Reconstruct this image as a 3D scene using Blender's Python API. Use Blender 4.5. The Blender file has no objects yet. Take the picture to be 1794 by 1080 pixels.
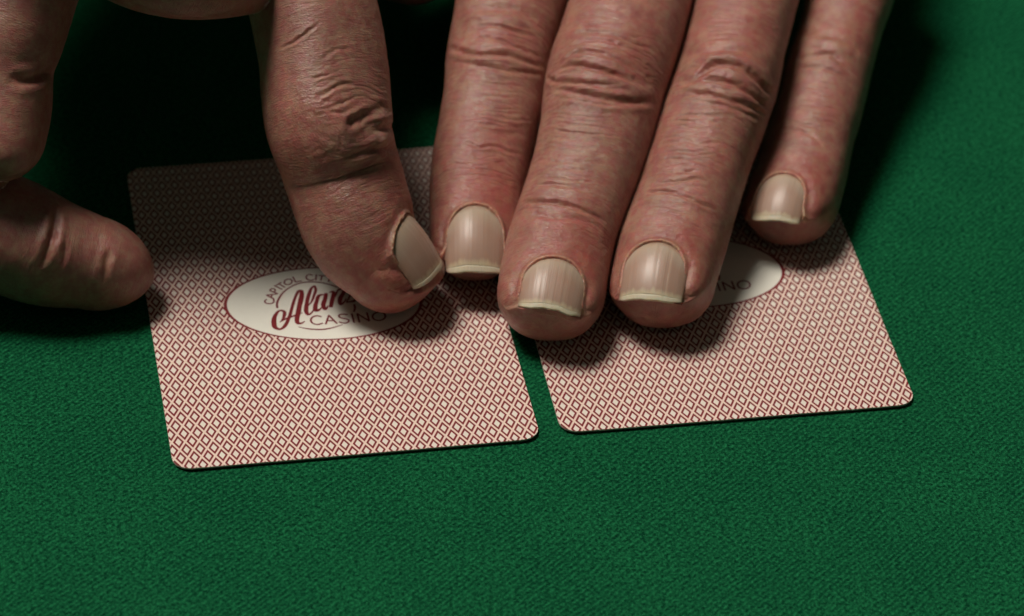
import bpy, bmesh, math
import numpy as np
from mathutils import Matrix, Vector

# ------------------------------------------------------------------ camera, light, exposure
W, H = 1794, 1080
FPX, DIST, ELEV, ROLL = 6281.7, 0.6491, math.radians(37.70), math.radians(2.618)
CAM = np.array([0, -DIST*math.cos(ELEV), DIST*math.sin(ELEV)])
FW = -CAM/np.linalg.norm(CAM)
_r = np.array([1.0, 0, 0]); _u = np.cross(_r, FW)
RT = math.cos(ROLL)*_r + math.sin(ROLL)*_u
UP = -math.sin(ROLL)*_r + math.cos(ROLL)*_u

scene = bpy.context.scene
col = scene.collection
cd = bpy.data.cameras.new('camera'); cam = bpy.data.objects.new('camera', cd); col.objects.link(cam)
cam.matrix_world = Matrix(((RT[0], UP[0], -FW[0], CAM[0]), (RT[1], UP[1], -FW[1], CAM[1]), (RT[2], UP[2], -FW[2], CAM[2]), (0, 0, 0, 1)))
cd.sensor_width = 36; cd.lens = FPX/W*36; cd.clip_start = 0.02; cd.clip_end = 20
cd.dof.use_dof = True; cd.dof.focus_distance = 0.617; cd.dof.aperture_fstop = 20.0
scene.camera = cam
scene.render.resolution_x, scene.render.resolution_y = 1024, 616

world = bpy.data.worlds.new('World'); scene.world = world; world.use_nodes = True
bgn = world.node_tree.nodes['Background']
bgn.inputs['Color'].default_value = (0.85, 1.0, 0.78, 1); bgn.inputs['Strength'].default_value = 0.036

ld = bpy.data.lights.new('table_lamp_light', 'SPOT'); ld.energy = 365; ld.color = (1.0, 0.94, 0.84)
ld.spot_size = math.radians(26); ld.spot_blend = 1.0; ld.shadow_soft_size = 0.50
lamp = bpy.data.objects.new('table_lamp_light', ld); col.objects.link(lamp); lamp.location = (-0.29, 0.06, 0.95)
lamp.rotation_euler = (Vector((0.092, -0.120, 0))-lamp.location).to_track_quat('-Z', 'Y').to_euler()
vs = scene.view_settings
vs.view_transform = 'Standard'; vs.look = 'None'; vs.gamma = 1; vs.exposure = 0; vs.use_curve_mapping = False

# ------------------------------------------------------------------ helpers
MM = 0.001
def ray(px, py):
    d = FW*FPX + RT*(px-W/2) - UP*(py-H/2)
    return d/np.linalg.norm(d)
def at_z(px, py, z):                       # the point on a horizontal plane that a pixel looks at (z in metres)
    d = ray(px, py); t = (z-CAM[2])/d[2]
    return CAM + d*t
def project(P):
    d = P-CAM; z = d@FW
    return np.stack([W/2+FPX*(d@RT)/z, H/2-FPX*(d@UP)/z], -1), z

def hash3(i, j, k, seed):
    n = (i*374761393 + j*668265263 + k*2147483647 + seed*1274126177) & 0xFFFFFFFF
    n = ((n ^ (n >> 13))*1274126177) & 0xFFFFFFFF
    n = ((n ^ (n >> 16))*2246822519) & 0xFFFFFFFF
    return ((n ^ (n >> 15)) & 0xFFFFFF)/float(0xFFFFFF)
def vnoise(x, y, z, seed=0):               # value noise, -1..1
    x = np.asarray(x, float); y = np.broadcast_to(np.asarray(y, float), x.shape); z = np.broadcast_to(np.asarray(z, float), x.shape)
    i, j, k = np.floor(x).astype(np.int64), np.floor(y).astype(np.int64), np.floor(z).astype(np.int64)
    fx, fy, fz = x-i, y-j, z-k
    fx, fy, fz = fx*fx*(3-2*fx), fy*fy*(3-2*fy), fz*fz*(3-2*fz)
    r = 0
    for a in (0, 1):
        for b in (0, 1):
            for c in (0, 1):
                w = (fx if a else 1-fx)*(fy if b else 1-fy)*(fz if c else 1-fz)
                r = r + w*hash3(i+a, j+b, k+c, seed)
    return r*2-1
def sstep(a, b, x):
    t = np.clip((x-a)/(b-a), 0, 1); return t*t*(3-2*t)

def cubic(t, y, tq):                       # natural cubic spline, y may be (n,k)
    t = np.asarray(t, float); y = np.asarray(y, float); n = len(t)
    if y.ndim == 1: return cubic(t, y[:, None], tq)[:, 0]
    h = np.diff(t); A = np.zeros((n, n)); R = np.zeros_like(y); A[0, 0] = A[-1, -1] = 1
    for i in range(1, n-1):
        A[i, i-1], A[i, i], A[i, i+1] = h[i-1], 2*(h[i-1]+h[i]), h[i]
        R[i] = 6*((y[i+1]-y[i])/h[i]-(y[i]-y[i-1])/h[i-1])
    M = np.linalg.solve(A, R)
    k = np.clip(np.searchsorted(t, tq)-1, 0, n-2)
    d0 = (tq-t[k])[:, None]; d1 = (t[k+1]-tq)[:, None]; hh = h[k][:, None]
    return (M[k]*d1**3+M[k+1]*d0**3)/(6*hh)+(y[k]/hh-M[k]*hh/6)*d1+(y[k+1]/hh-M[k+1]*hh/6)*d0

def new_mesh_obj(name, V, F, mat=None, parent=None, smooth=True):
    me = bpy.data.meshes.new(name); me.from_pydata([tuple(v) for v in V] if not isinstance(V, list) else V, [], F); me.update()
    if smooth: me.polygons.foreach_set('use_smooth', [True]*len(me.polygons))
    o = bpy.data.objects.new(name, me); col.objects.link(o)
    if mat: me.materials.append(mat)
    if parent: o.parent = parent
    return o
def fast_mesh(name, V, F):                 # V (n,3), F (m,4) arrays; a quad with a repeated last index is a triangle
    me = bpy.data.meshes.new(name)
    tri = F[:, 3] == F[:, 2]
    lens = np.where(tri, 3, 4); starts = np.concatenate([[0], np.cumsum(lens)[:-1]])
    mask = np.ones(F.shape, bool); mask[tri, 3] = False
    me.vertices.add(len(V)); me.vertices.foreach_set('co', V.astype(np.float32).ravel())
    me.loops.add(int(lens.sum())); me.loops.foreach_set('vertex_index', F[mask].astype(np.int32))
    me.polygons.add(len(F)); me.polygons.foreach_set('loop_start', starts.astype(np.int32))
    me.polygons.foreach_set('use_smooth', np.ones(len(F), bool))
    me.update(calc_edges=True); me.validate()
    return me

# ------------------------------------------------------------------ materials
def mat_new(name):
    m = bpy.data.materials.new(name); m.use_nodes = True
    nt = m.node_tree; nt.nodes.clear()
    out = nt.nodes.new('ShaderNodeOutputMaterial'); p = nt.nodes.new('ShaderNodeBsdfPrincipled')
    nt.links.new(p.outputs[0], out.inputs[0])
    return m, nt, p
class NT:
    def __init__(s, nt): s.nt = nt
    def n(s, typ, **kw):
        nd = s.nt.nodes.new(typ)
        for k, v in kw.items():
            if k.startswith('i_'): nd.inputs[k[2:].replace('_', ' ')].default_value = v
            else: setattr(nd, k, v)
        return nd
    def l(s, a, b): s.nt.links.new(a, b)
    def val(s, x, sock):
        if hasattr(x, 'is_linked') or hasattr(x, 'links'): s.l(x, sock)
        else: sock.default_value = x
    def m(s, op, a, b=None, c=None, clamp=False):
        nd = s.nt.nodes.new('ShaderNodeMath'); nd.operation = op; nd.use_clamp = clamp
        s.val(a, nd.inputs[0])
        if b is not None: s.val(b, nd.inputs[1])
        if c is not None: s.val(c, nd.inputs[2])
        return nd.outputs[0]
    def mix(s, f, a, b, blend='MIX'):
        nd = s.nt.nodes.new('ShaderNodeMix'); nd.data_type = 'RGBA'; nd.blend_type = blend
        s.val(f, nd.inputs[0]); s.val(a, nd.inputs[6]); s.val(b, nd.inputs[7])
        return nd.outputs[2]
    def noise(s, vec, scale, detail=3, rough=0.5):
        nd = s.nt.nodes.new('ShaderNodeTexNoise'); nd.inputs['Scale'].default_value = scale
        nd.inputs['Detail'].default_value = detail; nd.inputs['Roughness'].default_value = rough
        s.l(vec, nd.inputs['Vector']); return nd.outputs['Fac']
    def mapping(s, vec, scale=(1, 1, 1), rot=(0, 0, 0)):
        nd = s.nt.nodes.new('ShaderNodeMapping'); nd.inputs['Scale'].default_value = scale; nd.inputs['Rotation'].default_value = rot
        s.l(vec, nd.inputs['Vector']); return nd.outputs[0]
    def rng(s, x, a, b, c, d):
        nd = s.nt.nodes.new('ShaderNodeMapRange'); s.val(x, nd.inputs[0])
        for i, v in enumerate((a, b, c, d)): nd.inputs[1+i].default_value = v
        return nd.outputs[0]

def felt_material():
    m, nt, p = mat_new('green_felt'); g = NT(nt)
    tc = g.n('ShaderNodeTexCoord').outputs['Object']
    warp = g.noise(tc, 60, 2)
    v = g.mapping(tc, (1000, 1000, 1000), (0, 0, math.radians(-51)))      # millimetres, turned along the twill
    sep = g.n('ShaderNodeSeparateXYZ'); g.l(v, sep.inputs[0])
    ph = g.m('ADD', g.m('MULTIPLY', sep.outputs[1], 2*math.pi/0.92), g.m('MULTIPLY', warp, 14.0))
    wale = g.m('ADD', g.m('MULTIPLY', g.m('SINE', ph), 0.5), 0.5)
    ph2 = g.m('ADD', g.m('MULTIPLY', sep.outputs[0], 2*math.pi/0.75), g.m('MULTIPLY', wale, 2.2))
    thread = g.m('ADD', g.m('MULTIPLY', g.m('SINE', ph2), 0.5), 0.5)
    mmv = g.mapping(tc, (1000, 1000, 1000))
    grain = g.noise(mmv, 1.2, 3, 0.72)
    fuzz = g.noise(g.mapping(mmv, (1.0, 1.0, 1.0), (0, 0, 0.5)), 2.0, 2, 0.75)
    patch = g.noise(tc, 55, 4, 0.6)
    patchw = g.rng(patch, 0.38, 0.62, 0.55, 1.0)
    h = g.m('ADD', g.m('MULTIPLY', g.m('MULTIPLY', wale, patchw), 0.45), g.m('MULTIPLY', thread, 0.25))
    h = g.m('ADD', h, g.m('MULTIPLY', grain, 1.2)); h = g.m('ADD', h, g.m('MULTIPLY', fuzz, 0.9))
    c1 = g.mix(g.rng(grain, 0.38, 0.64, 0, 1), (0.0034, 0.044, 0.018, 1), (0.014, 0.172, 0.064, 1))
    c2 = g.mix(g.rng(fuzz, 0.52, 0.72, 0, 0.8), c1, (0.026, 0.232, 0.094, 1))
    c2 = g.mix(g.rng(fuzz, 0.30, 0.47, 0.75, 0), c2, (0.001, 0.022, 0.012, 1))
    c3 = g.mix(g.m('MULTIPLY', g.m('MULTIPLY', g.m('SUBTRACT', 1.0, wale), patchw), 0.55), c2, (0.001, 0.026, 0.014, 1))
    c4 = g.mix(g.rng(patch, 0.35, 0.7, 0, 0.06), c3, (0.006, 0.09, 0.05, 1))
    g.l(c4, p.inputs['Base Color'])
    p.inputs['Roughness'].default_value = 0.95; p.inputs['Specular IOR Level'].default_value = 0.0
    p.inputs['Sheen Weight'].default_value = 0.03; p.inputs['Sheen Roughness'].default_value = 0.5
    p.inputs['Sheen Tint'].default_value = (0.2, 0.8, 0.45, 1)
    b = g.n('ShaderNodeBump'); b.inputs['Strength'].default_value = 0.9; b.inputs['Distance'].default_value = 0.00034
    g.l(h, b.inputs['Height']); g.l(b.outputs[0], p.inputs['Normal'])
    return m

CREAM = (0.80, 0.74, 0.67, 1); INK = (0.20, 0.005, 0.009, 1); PINK = (0.82, 0.66, 0.57, 1)
CW, CH = 63.5, 88.9
PITCH_X, PITCH_Y = 2.345, 4.43      # measured diamonds
OVAL = (17.36, 10.49)
def card_material():
    m, nt, p = mat_new('card_back_print'); g = NT(nt)
    tc = g.n('ShaderNodeTexCoord').outputs['Object']
    sep = g.n('ShaderNodeSeparateXYZ'); g.l(g.mapping(tc, (1000, 1000, 1000)), sep.inputs[0])
    x, y = sep.outputs[0], sep.outputs[1]
    u = g.m('ADD', g.m('DIVIDE', x, PITCH_X), 0.38); v = g.m('ADD', g.m('DIVIDE', y, PITCH_Y), 0.373)
    a = g.m('FRACT', g.m('ADD', g.m('ADD', u, v), 100.0)); b = g.m('FRACT', g.m('ADD', g.m('SUBTRACT', u, v), 100.0))
    ma = g.m('ABSOLUTE', g.m('SUBTRACT', a, 0.5)); mb = g.m('ABSOLUTE', g.m('SUBTRACT', b, 0.5))
    ch = g.m('MAXIMUM', ma, mb)
    ink = g.m('MULTIPLY', g.m('GREATER_THAN', ch, 0.232), g.m('LESS_THAN', ch, 0.408))
    line = g.m('GREATER_THAN', ch, 0.235)
    pat = g.mix(ink, g.mix(line, CREAM, PINK), INK)
    ox, oy = g.m('ADD', x, 0.33), g.m('ADD', y, 1.34)
    ex = g.m('DIVIDE', g.m('SUBTRACT', g.m('MULTIPLY', ox, 0.9953), g.m('MULTIPLY', oy, 0.0965)), OVAL[0])
    ey = g.m('DIVIDE', g.m('ADD', g.m('MULTIPLY', ox, 0.0965), g.m('MULTIPLY', oy, 0.9953)), OVAL[1])
    rr = g.m('SQRT', g.m('ADD', g.m('MULTIPLY', ex, ex), g.m('MULTIPLY', ey, ey)))
    inn = g.m('LESS_THAN', rr, 1.0); ring = g.m('LESS_THAN', rr, 1.032)
    c = g.mix(inn, g.mix(ring, pat, INK), (0.83, 0.80, 0.72, 1))
    geo = g.n('ShaderNodeNewGeometry')
    tcn = g.n('ShaderNodeTexCoord').outputs['Normal']; sn = g.n('ShaderNodeSeparateXYZ'); g.l(tcn, sn.inputs[0])
    up = g.m('GREATER_THAN', sn.outputs[2], 0.5)
    c = g.mix(up, (0.62, 0.55, 0.47, 1), c)
    worn = g.noise(g.mapping(tc, (1000, 1000, 1000)), 0.9, 4, 0.6)
    c = g.mix(g.rng(worn, 0.5, 0.8, 0, 0.10), c, (0.6, 0.5, 0.43, 1))
    g.l(c, p.inputs['Base Color'])
    p.inputs['Roughness'].default_value = 0.48; p.inputs['Specular IOR Level'].default_value = 0.35
    li = g.m('ADD', g.m('SINE', g.m('MULTIPLY', x, 2*math.pi/0.42)), g.m('SINE', g.m('MULTIPLY', y, 2*math.pi/0.42)))
    bm_ = g.n('ShaderNodeBump'); bm_.inputs['Strength'].default_value = 0.12; bm_.inputs['Distance'].default_value = 0.00003
    g.l(li, bm_.inputs['Height']); g.l(bm_.outputs[0], p.inputs['Normal'])
    return m
def ink_material():
    m, nt, p = mat_new('red_ink'); g = NT(nt)
    tc = g.n('ShaderNodeTexCoord').outputs['Object']
    f = g.noise(tc, 900, 3)
    g.l(g.mix(f, (0.17, 0.007, 0.011, 1), (0.23, 0.010, 0.016, 1)), p.inputs['Base Color'])
    p.inputs['Roughness'].default_value = 0.45
    return m

def skin_material():
    m, nt, p = mat_new('skin'); g = NT(nt)
    at = g.n('ShaderNodeAttribute', attribute_name='tint').outputs['Color']
    fv = g.n('ShaderNodeAttribute', attribute_name='fuv').outputs['Vector']      # across, along (mm), finger number
    tc = g.n('ShaderNodeTexCoord').outputs['Object']
    mm = g.mapping(tc, (1000, 1000, 1000))
    blot = g.noise(mm, 0.28, 4, 0.6); fine = g.noise(mm, 1.6, 4, 0.65); pore = g.noise(mm, 5.0, 2, 0.6)
    c = g.mix(g.rng(blot, 0.32, 0.68, 0, 1), g.mix(1.0, at, (0.82, 0.74, 0.72, 1), 'MULTIPLY'), g.mix(1.0, at, (1.14, 1.12, 1.06, 1), 'MULTIPLY'))
    mot = g.noise(mm, 0.62, 3, 0.6)
    c = g.mix(g.rng(mot, 0.40, 0.60, 0, 1), g.mix(1.0, c, (1.02, 0.76, 0.84, 1), 'MULTIPLY'), g.mix(1.0, c, (1.05, 1.12, 1.02, 1), 'MULTIPLY'))
    c = g.mix(g.rng(fine, 0.40, 0.66, 0, 0.5), c, g.mix(1.0, c, (0.98, 0.66, 0.62, 1), 'MULTIPLY'))
    c = g.mix(g.rng(pore, 0.35, 0.7, 0, 0.12), c, g.mix(1.0, c, (0.72, 0.66, 0.58, 1), 'MULTIPLY'))
    g.l(c, p.inputs['Base Color'])
    p.inputs['Subsurface Weight'].default_value = 0.30
    p.inputs['Subsurface Radius'].default_value = (1.0, 0.32, 0.16); p.inputs['Subsurface Scale'].default_value = 0.0022
    p.inputs['Specular IOR Level'].default_value = 0.50
    rough = g.rng(fine, 0.3, 0.7, 0.34, 0.50); g.l(rough, p.inputs['Roughness'])
    # relief: short broken lines across the finger, criss-cross cells, pores
    w1 = g.noise(g.mapping(fv, (0.30, 2.3, 3.0)), 1.0, 3, 0.6)
    w2 = g.noise(g.mapping(fv, (0.9, 2.6, 3.0), (0, 0, math.radians(28))), 1.0, 2, 0.6)
    w3 = g.noise(g.mapping(fv, (0.9, 2.6, 3.0), (0, 0, math.radians(-32))), 1.0, 2, 0.6)
    vo = g.n('ShaderNodeTexVoronoi', feature='DISTANCE_TO_EDGE'); vo.inputs['Scale'].default_value = 1.0
    g.l(g.mapping(fv, (1.5, 2.4, 3.0)), vo.inputs['Vector'])
    cell = g.m('MULTIPLY', g.m('MINIMUM', vo.outputs['Distance'], 0.22), 1.0)
    r1 = g.m('MULTIPLY', g.m('ABSOLUTE', g.m('SUBTRACT', w1, 0.5)), 2.0)
    r2 = g.m('MULTIPLY', g.m('ABSOLUTE', g.m('SUBTRACT', w2, 0.5)), 0.8)
    r3 = g.m('MULTIPLY', g.m('ABSOLUTE', g.m('SUBTRACT', w3, 0.5)), 0.8)
    h = g.m('ADD', g.m('ADD', r1, r2), g.m('ADD', r3, cell)); h = g.m('ADD', h, g.m('MULTIPLY', pore, 0.12))
    b = g.n('ShaderNodeBump'); b.inputs['Strength'].default_value = 0.5; b.inputs['Distance'].default_value = 0.00020
    g.l(h, b.inputs['Height']); g.l(b.outputs[0], p.inputs['Normal'])
    return m
def nail_material(name, tip=False):
    m, nt, p = mat_new(name); g = NT(nt)
    fv = g.n('ShaderNodeAttribute', attribute_name='fuv').outputs['Vector']      # across mm, along 0..1
    sep = g.n('ShaderNodeSeparateXYZ'); g.l(fv, sep.inputs[0])
    streak = g.noise(g.mapping(fv, (2.2, 0.35, 0)), 1.0, 3, 0.6)
    if tip:
        c = g.mix(streak, (0.60, 0.51, 0.37, 1), (0.70, 0.61, 0.46, 1))
    else:
        along = sep.outputs[1]
        c = g.mix(g.rng(along, 0.12, 0.42, 0.0, 1.0), (0.47, 0.355, 0.27, 1), (0.415, 0.262, 0.20, 1))
        c = g.mix(g.rng(along, 0.62, 0.95, 0.0, 0.55), c, (0.385, 0.235, 0.17, 1))
        c = g.mix(g.rng(g.m('ADD', along, g.m('MULTIPLY', g.noise(g.mapping(fv, (0.8, 0.5, 0)), 1.0, 4, 0.7), 0.22)), 0.945, 1.01, 0.0, 0.75), c, (0.62, 0.52, 0.35, 1))
        c = g.mix(g.rng(streak, 0.52, 0.75, 0, 0.16), c, (0.54, 0.45, 0.34, 1))
        c = g.mix(g.rng(streak, 0.25, 0.42, 0.2, 0), c, (0.36, 0.24, 0.17, 1))
    c = g.mix(g.m('MULTIPLY', sep.outputs[2], 0.75, clamp=True), c, (0.30, 0.165, 0.11, 1))      # browner and darker towards the root and side borders
    g.l(c, p.inputs['Base Color'])
    p.inputs['Roughness'].default_value = 0.40; p.inputs['Specular IOR Level'].default_value = 0.45
    p.inputs['Coat Weight'].default_value = 0.12; p.inputs['Coat Roughness'].default_value = 0.28
    p.inputs['Subsurface Weight'].default_value = 0.3; p.inputs['Subsurface Radius'].default_value = (1, 0.5, 0.3); p.inputs['Subsurface Scale'].default_value = 0.001
    rid = g.noise(g.mapping(fv, (2.0, 0.12, 0)), 1.0, 3, 0.6)
    b = g.n('ShaderNodeBump'); b.inputs['Strength'].default_value = 0.45; b.inputs['Distance'].default_value = 0.00018
    g.l(rid, b.inputs['Height']); g.l(b.outputs[0], p.inputs['Normal'])
    return m

M_FELT = felt_material()
M_SKIN = skin_material(); M_NAIL = nail_material('fingernail'); M_TIP = nail_material('fingernail_free_edge', True)

# ------------------------------------------------------------------ the surface: green felt table top
V = [(-0.6, -0.35, 0), (0.6, -0.35, 0), (0.6, 0.65, 0), (-0.6, 0.65, 0), (-0.6, -0.35, -0.02), (0.6, -0.35, -0.02), (0.6, 0.65, -0.02), (-0.6, 0.65, -0.02)]
table = new_mesh_obj('table_top', V, [(0, 1, 2, 3), (7, 6, 5, 4), (0, 4, 5, 1), (1, 5, 6, 2), (2, 6, 7, 3), (3, 7, 4, 0)], M_FELT, smooth=False)
table['kind'] = 'structure'; table['label'] = 'green felt card table top'

# ------------------------------------------------------------------ the two playing cards
CARD_T = 0.00030
def card_pose(ox, oy, a):                  # front-left corner (mm) and turn -> centre matrix
    ex = np.array([math.cos(a), math.sin(a)]); ey = np.array([-math.sin(a), math.cos(a)])
    c = np.array([ox, oy])+ex*CW/2+ey*CH/2
    return c*MM, a, ex, ey
C1 = card_pose(-56.124, -50.185, 0.2038)
C2 = card_pose(9.569, -35.593, 0.1963)
def px_card(px, py, C=C1):                 # pixel -> card coordinates in mm
    q = at_z(px, py, CARD_T)[:2]-C[0]
    return np.array([q@C[2], q@C[3]])/MM
d0 = px_card(298.8, 692.6); d1 = px_card(303.5, 720.6); d2 = px_card(392.4, 687.1)
print('DIAMONDS', d0, d1, d2, (d2-d0)/4, d1-d0, 'oval left', px_card(400, 537), 'bottom', px_card(560, 595), 'top', px_card(560, 474))
M_CARD = card_material(); M_INK = ink_material()
def bow(x, y):                             # the cards do not lie dead flat (mm)
    return 0.10+0.35*np.clip((-y-25)/20, 0, 1)**2+0.12*np.clip((abs(x)-20)/12, 0, 1)**2
def card_mesh():
    R = 3.2; pts = []
    for cx, cy, a0 in ((CW/2-R, CH/2-R, 0), (-CW/2+R, CH/2-R, 90), (-CW/2+R, -CH/2+R, 180), (CW/2-R, -CH/2+R, 270)):
        for k in range(9):
            t = math.radians(a0+k*90/8); pts.append((cx+R*math.cos(t), cy+R*math.sin(t)))
    bm = bmesh.new()
    f = bm.faces.new([bm.verts.new((x, y, 0)) for x, y in pts])
    for ax, ext in ((0, CW/2), (1, CH/2)):
        n = 14 if ax == 0 else 20
        for k in range(1, n):
            co = [0, 0, 0]; no = [0, 0, 0]; co[ax] = -ext+2*ext*k/n; no[ax] = 1
            bmesh.ops.bisect_plane(bm, geom=bm.verts[:]+bm.edges[:]+bm.faces[:], plane_co=co, plane_no=no)
    r = bmesh.ops.extrude_face_region(bm, geom=bm.faces[:])
    for e in r['geom']:
        if isinstance(e, bmesh.types.BMVert): e.co.z += CARD_T/MM
    for v in bm.verts: v.co.z += bow(v.co.x, v.co.y)
    for v in bm.verts: v.co *= MM
    bmesh.ops.recalc_face_normals(bm, faces=bm.faces[:])
    me = bpy.data.meshes.new('playing_card'); bm.to_mesh(me); bm.free(); me.materials.append(M_CARD)
    return me

def ribbon(V, F, pts, z=0.03, closed=False, n=10):
    # flat stroke through (x, y, width) points in card mm, smoothed, with round ends
    p = np.array(pts, float)
    if closed: p = np.vstack([p, p[:1]])
    t = np.concatenate([[0], np.cumsum(np.hypot(*np.diff(p[:, :2], axis=0).T))])
    if len(p) > 2:
        tq = np.linspace(0, t[-1], n*(len(p)-1)+1); q = cubic(t, p, tq)
    else:
        tq = np.linspace(0, t[-1], 4); q = p[0]+(p[1]-p[0])*(tq/t[-1])[:, None]
    d = np.gradient(q[:, :2], axis=0); d /= np.linalg.norm(d, axis=1)[:, None]+1e-9
    nr = np.stack([-d[:, 1], d[:, 0]], 1); w = np.maximum(q[:, 2], 0.05)[:, None]/2
    L = q[:, :2]+nr*w; Rr = q[:, :2]-nr*w; b = len(V)
    def add(a): V.append((a[0]*MM, a[1]*MM, (CARD_T/MM+bow(a[0], a[1])+z)*MM))
    for k in range(len(q)): add(L[k]); add(Rr[k])
    for k in range(len(q)-1): F.append((b+2*k+1, b+2*k+3, b+2*k+2, b+2*k))
    if not closed:
        for k, sgn in ((0, -1), (len(q)-1, 1)):
            b2 = len(V)
            for j in range(7):
                an = math.pi*j/6; add(q[k, :2]+(nr[k]*math.cos(an)+sgn*d[k]*math.sin(an)*0.6)*w[k, 0])
            F.append(tuple(range(b2+6, b2-1, -1)) if sgn > 0 else tuple(range(b2, b2+7)))
def traced(strokes, ox, oy, sc, wdef, z=0.03, parent=None, name='lettering'):
    V, F = [], []
    for k, s in enumerate(strokes):
        closed = s[0] == 'closed'; s = s[1:] if closed else s
        pts = []
        for q in s:
            c = px_card(ox+q[0]/sc, oy+q[1]/sc); wpx = (q[2] if len(q) > 2 else wdef)/sc
            pts.append((c[0], c[1], wpx/FPX*DIST/MM*1.28))
        ribbon(V, F, pts, z+0.0015*k, closed, 2 if (len(s) > 2 and len(s[0]) == 4) else 10)
    return new_mesh_obj(name, V, F, M_INK, parent, smooth=False)
def ell(cx, cy, rx, ry, rot, n=14):
    c, s = math.cos(math.radians(rot)), math.sin(math.radians(rot))
    return ['closed']+[(cx+rx*math.cos(2*math.pi*k/n)*c-ry*math.sin(2*math.pi*k/n)*s, cy+rx*math.cos(2*math.pi*k/n)*s+ry*math.sin(2*math.pi*k/n)*c) for k in range(n)]
card = bpy.data.objects.new('playing_card', card_mesh()); col.objects.link(card)
script = [
    [(345, 848, 14), (390, 785, 34), (408, 720, 46), (392, 672, 40), (345, 662, 34), (275, 712, 44), (236, 800, 60), (236, 885, 66), (268, 950, 54), (330, 968, 40), (400, 930, 46), (452, 850, 46), (492, 750, 44), (524, 640, 40), (565, 500, 38), (612, 385, 40), (668, 335, 46), (700, 345, 40)],
    [(692, 335, 44), (692, 400, 60), (662, 550, 64), (628, 720, 66), (612, 815, 60), (640, 872, 48), (692, 866, 32), (738, 838, 16)],
    [(332, 852, 14), (400, 812, 30), (500, 772, 32), (600, 735, 26), (702, 698, 12)],
    [(905, 255, 30), (872, 275, 34), (822, 360, 46), (786, 480, 52), (766, 600, 56), (768, 685, 56), (800, 728, 38), (858, 692, 26), (902, 615, 18)],
    [(788, 592, 14), (850, 520, 26), (898, 400, 36), (920, 305, 36), (902, 256, 28)],
    [(1042, 402, 24), (992, 408, 38), (946, 480, 50), (918, 580, 56), (938, 662, 54), (990, 640, 30), (1042, 540, 18)],
    [(1092, 385, 50), (1066, 500, 56), (1050, 600, 56), (1075, 640, 44), (1122, 585, 18)],
    [(1148, 366, 18), (1206, 350, 40), (1212, 400, 50), (1190, 500, 56), (1170, 600, 50)],
    [(1198, 490, 18), (1258, 382, 30), (1322, 312, 36), (1372, 312, 46), (1360, 400, 56), (1318, 515, 56), (1336, 562, 40), (1382, 528, 24), (1424, 470, 18)],
    [(1428, 525, 22), (1478, 430, 22), (1530, 335, 30), (1562, 395, 42), (1592, 450, 50), (1560, 500, 48), (1490, 518, 30), (1428, 528, 22)]]
traced(script, 455, 475, 9.39, 40, 0.035, card, 'script_lettering')
arcs = [[(290, 615, 28), (284, 550, 28), (312, 472, 28), (380, 372, 24), (480, 290, 22), (600, 230, 22), (750, 195, 22), (880, 190, 22), (1000, 200, 22), (1130, 228, 20), (1275, 276, 18)],
        [(1556, 560, 28), (1566, 620, 28), (1550, 680, 26)],
        [(640, 930, 12), (750, 954, 20), (900, 971, 24), (1050, 970, 24), (1200, 944, 20), (1362, 894, 10)]]
traced(arcs, 455, 475, 9.39, 22, 0.03, card, 'emblem_ring')
def seg(*p): return [(a, b) for a, b in p]
cap = [[(112, 478), (86, 502), (98, 535), (150, 549), (208, 540), (235, 510), (226, 478)],
       [(236, 472), (114, 410)], [(114, 408), (290, 388)], [(186, 446), (206, 398)],
       [(168, 335), (296, 386)], [(168, 335), (198, 303), (240, 308), (252, 338), (228, 360)],
       [(242, 250), (366, 314)], [(276, 246), (352, 198)], [(314, 222), (412, 280)],
       ell(468, 190, 66, 44, -14), [(546, 110), (590, 194)], [(590, 194), (686, 176)],
       [(866, 82), (820, 69), (774, 92), (766, 128), (798, 156), (848, 164), (888, 154)],
       [(931, 70), (922, 162)], [(972, 84), (1078, 92)], [(1026, 88), (1006, 166)],
       [(1106, 94), (1148, 140)], [(1212, 128), (1148, 140)], [(1148, 140), (1132, 186)]]
traced(cap, 455, 475, 9.39, 21, 0.03, card, 'arched_lettering')
cas = [[(225, 360), (150, 346), (80, 366), (46, 415), (72, 470), (150, 497), (250, 474)],
       [(306, 490), (360, 336)], [(360, 336), (500, 480)], [(330, 432), (452, 430)],
       [(680, 326), (600, 318), (535, 341), (552, 372), (640, 396), (708, 426), (690, 460), (620, 472), (545, 455)],
       [(760, 310), (800, 462)], [(895, 455), (855, 308)], [(855, 308), (1065, 437)], [(1065, 437), (1025, 292)],
       ell(1235, 355, 112, 72, -4)]
traced(cas, 540, 520, 9.967, 26, 0.03, card, 'straight_lettering')
def place_card(o, C): o.location = (C[0][0], C[0][1], 0); o.rotation_euler = (0, 0, C[1])
card2 = card.copy(); col.objects.link(card2)
for ch in list(card.children):
    c = ch.copy(); col.objects.link(c); c.parent = card2
place_card(card, C1); place_card(card2, C2)
card['label'] = 'red diamond-patterned playing card, face down, pinched under the bent thumb'; card['category'] = 'playing card'
card2['label'] = 'red diamond-patterned playing card, face down, held under the flat middle, ring and little fingers'; card2['category'] = 'playing card'
for o in (card, card2): o['group'] = 'playing cards face down on the felt'

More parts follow.
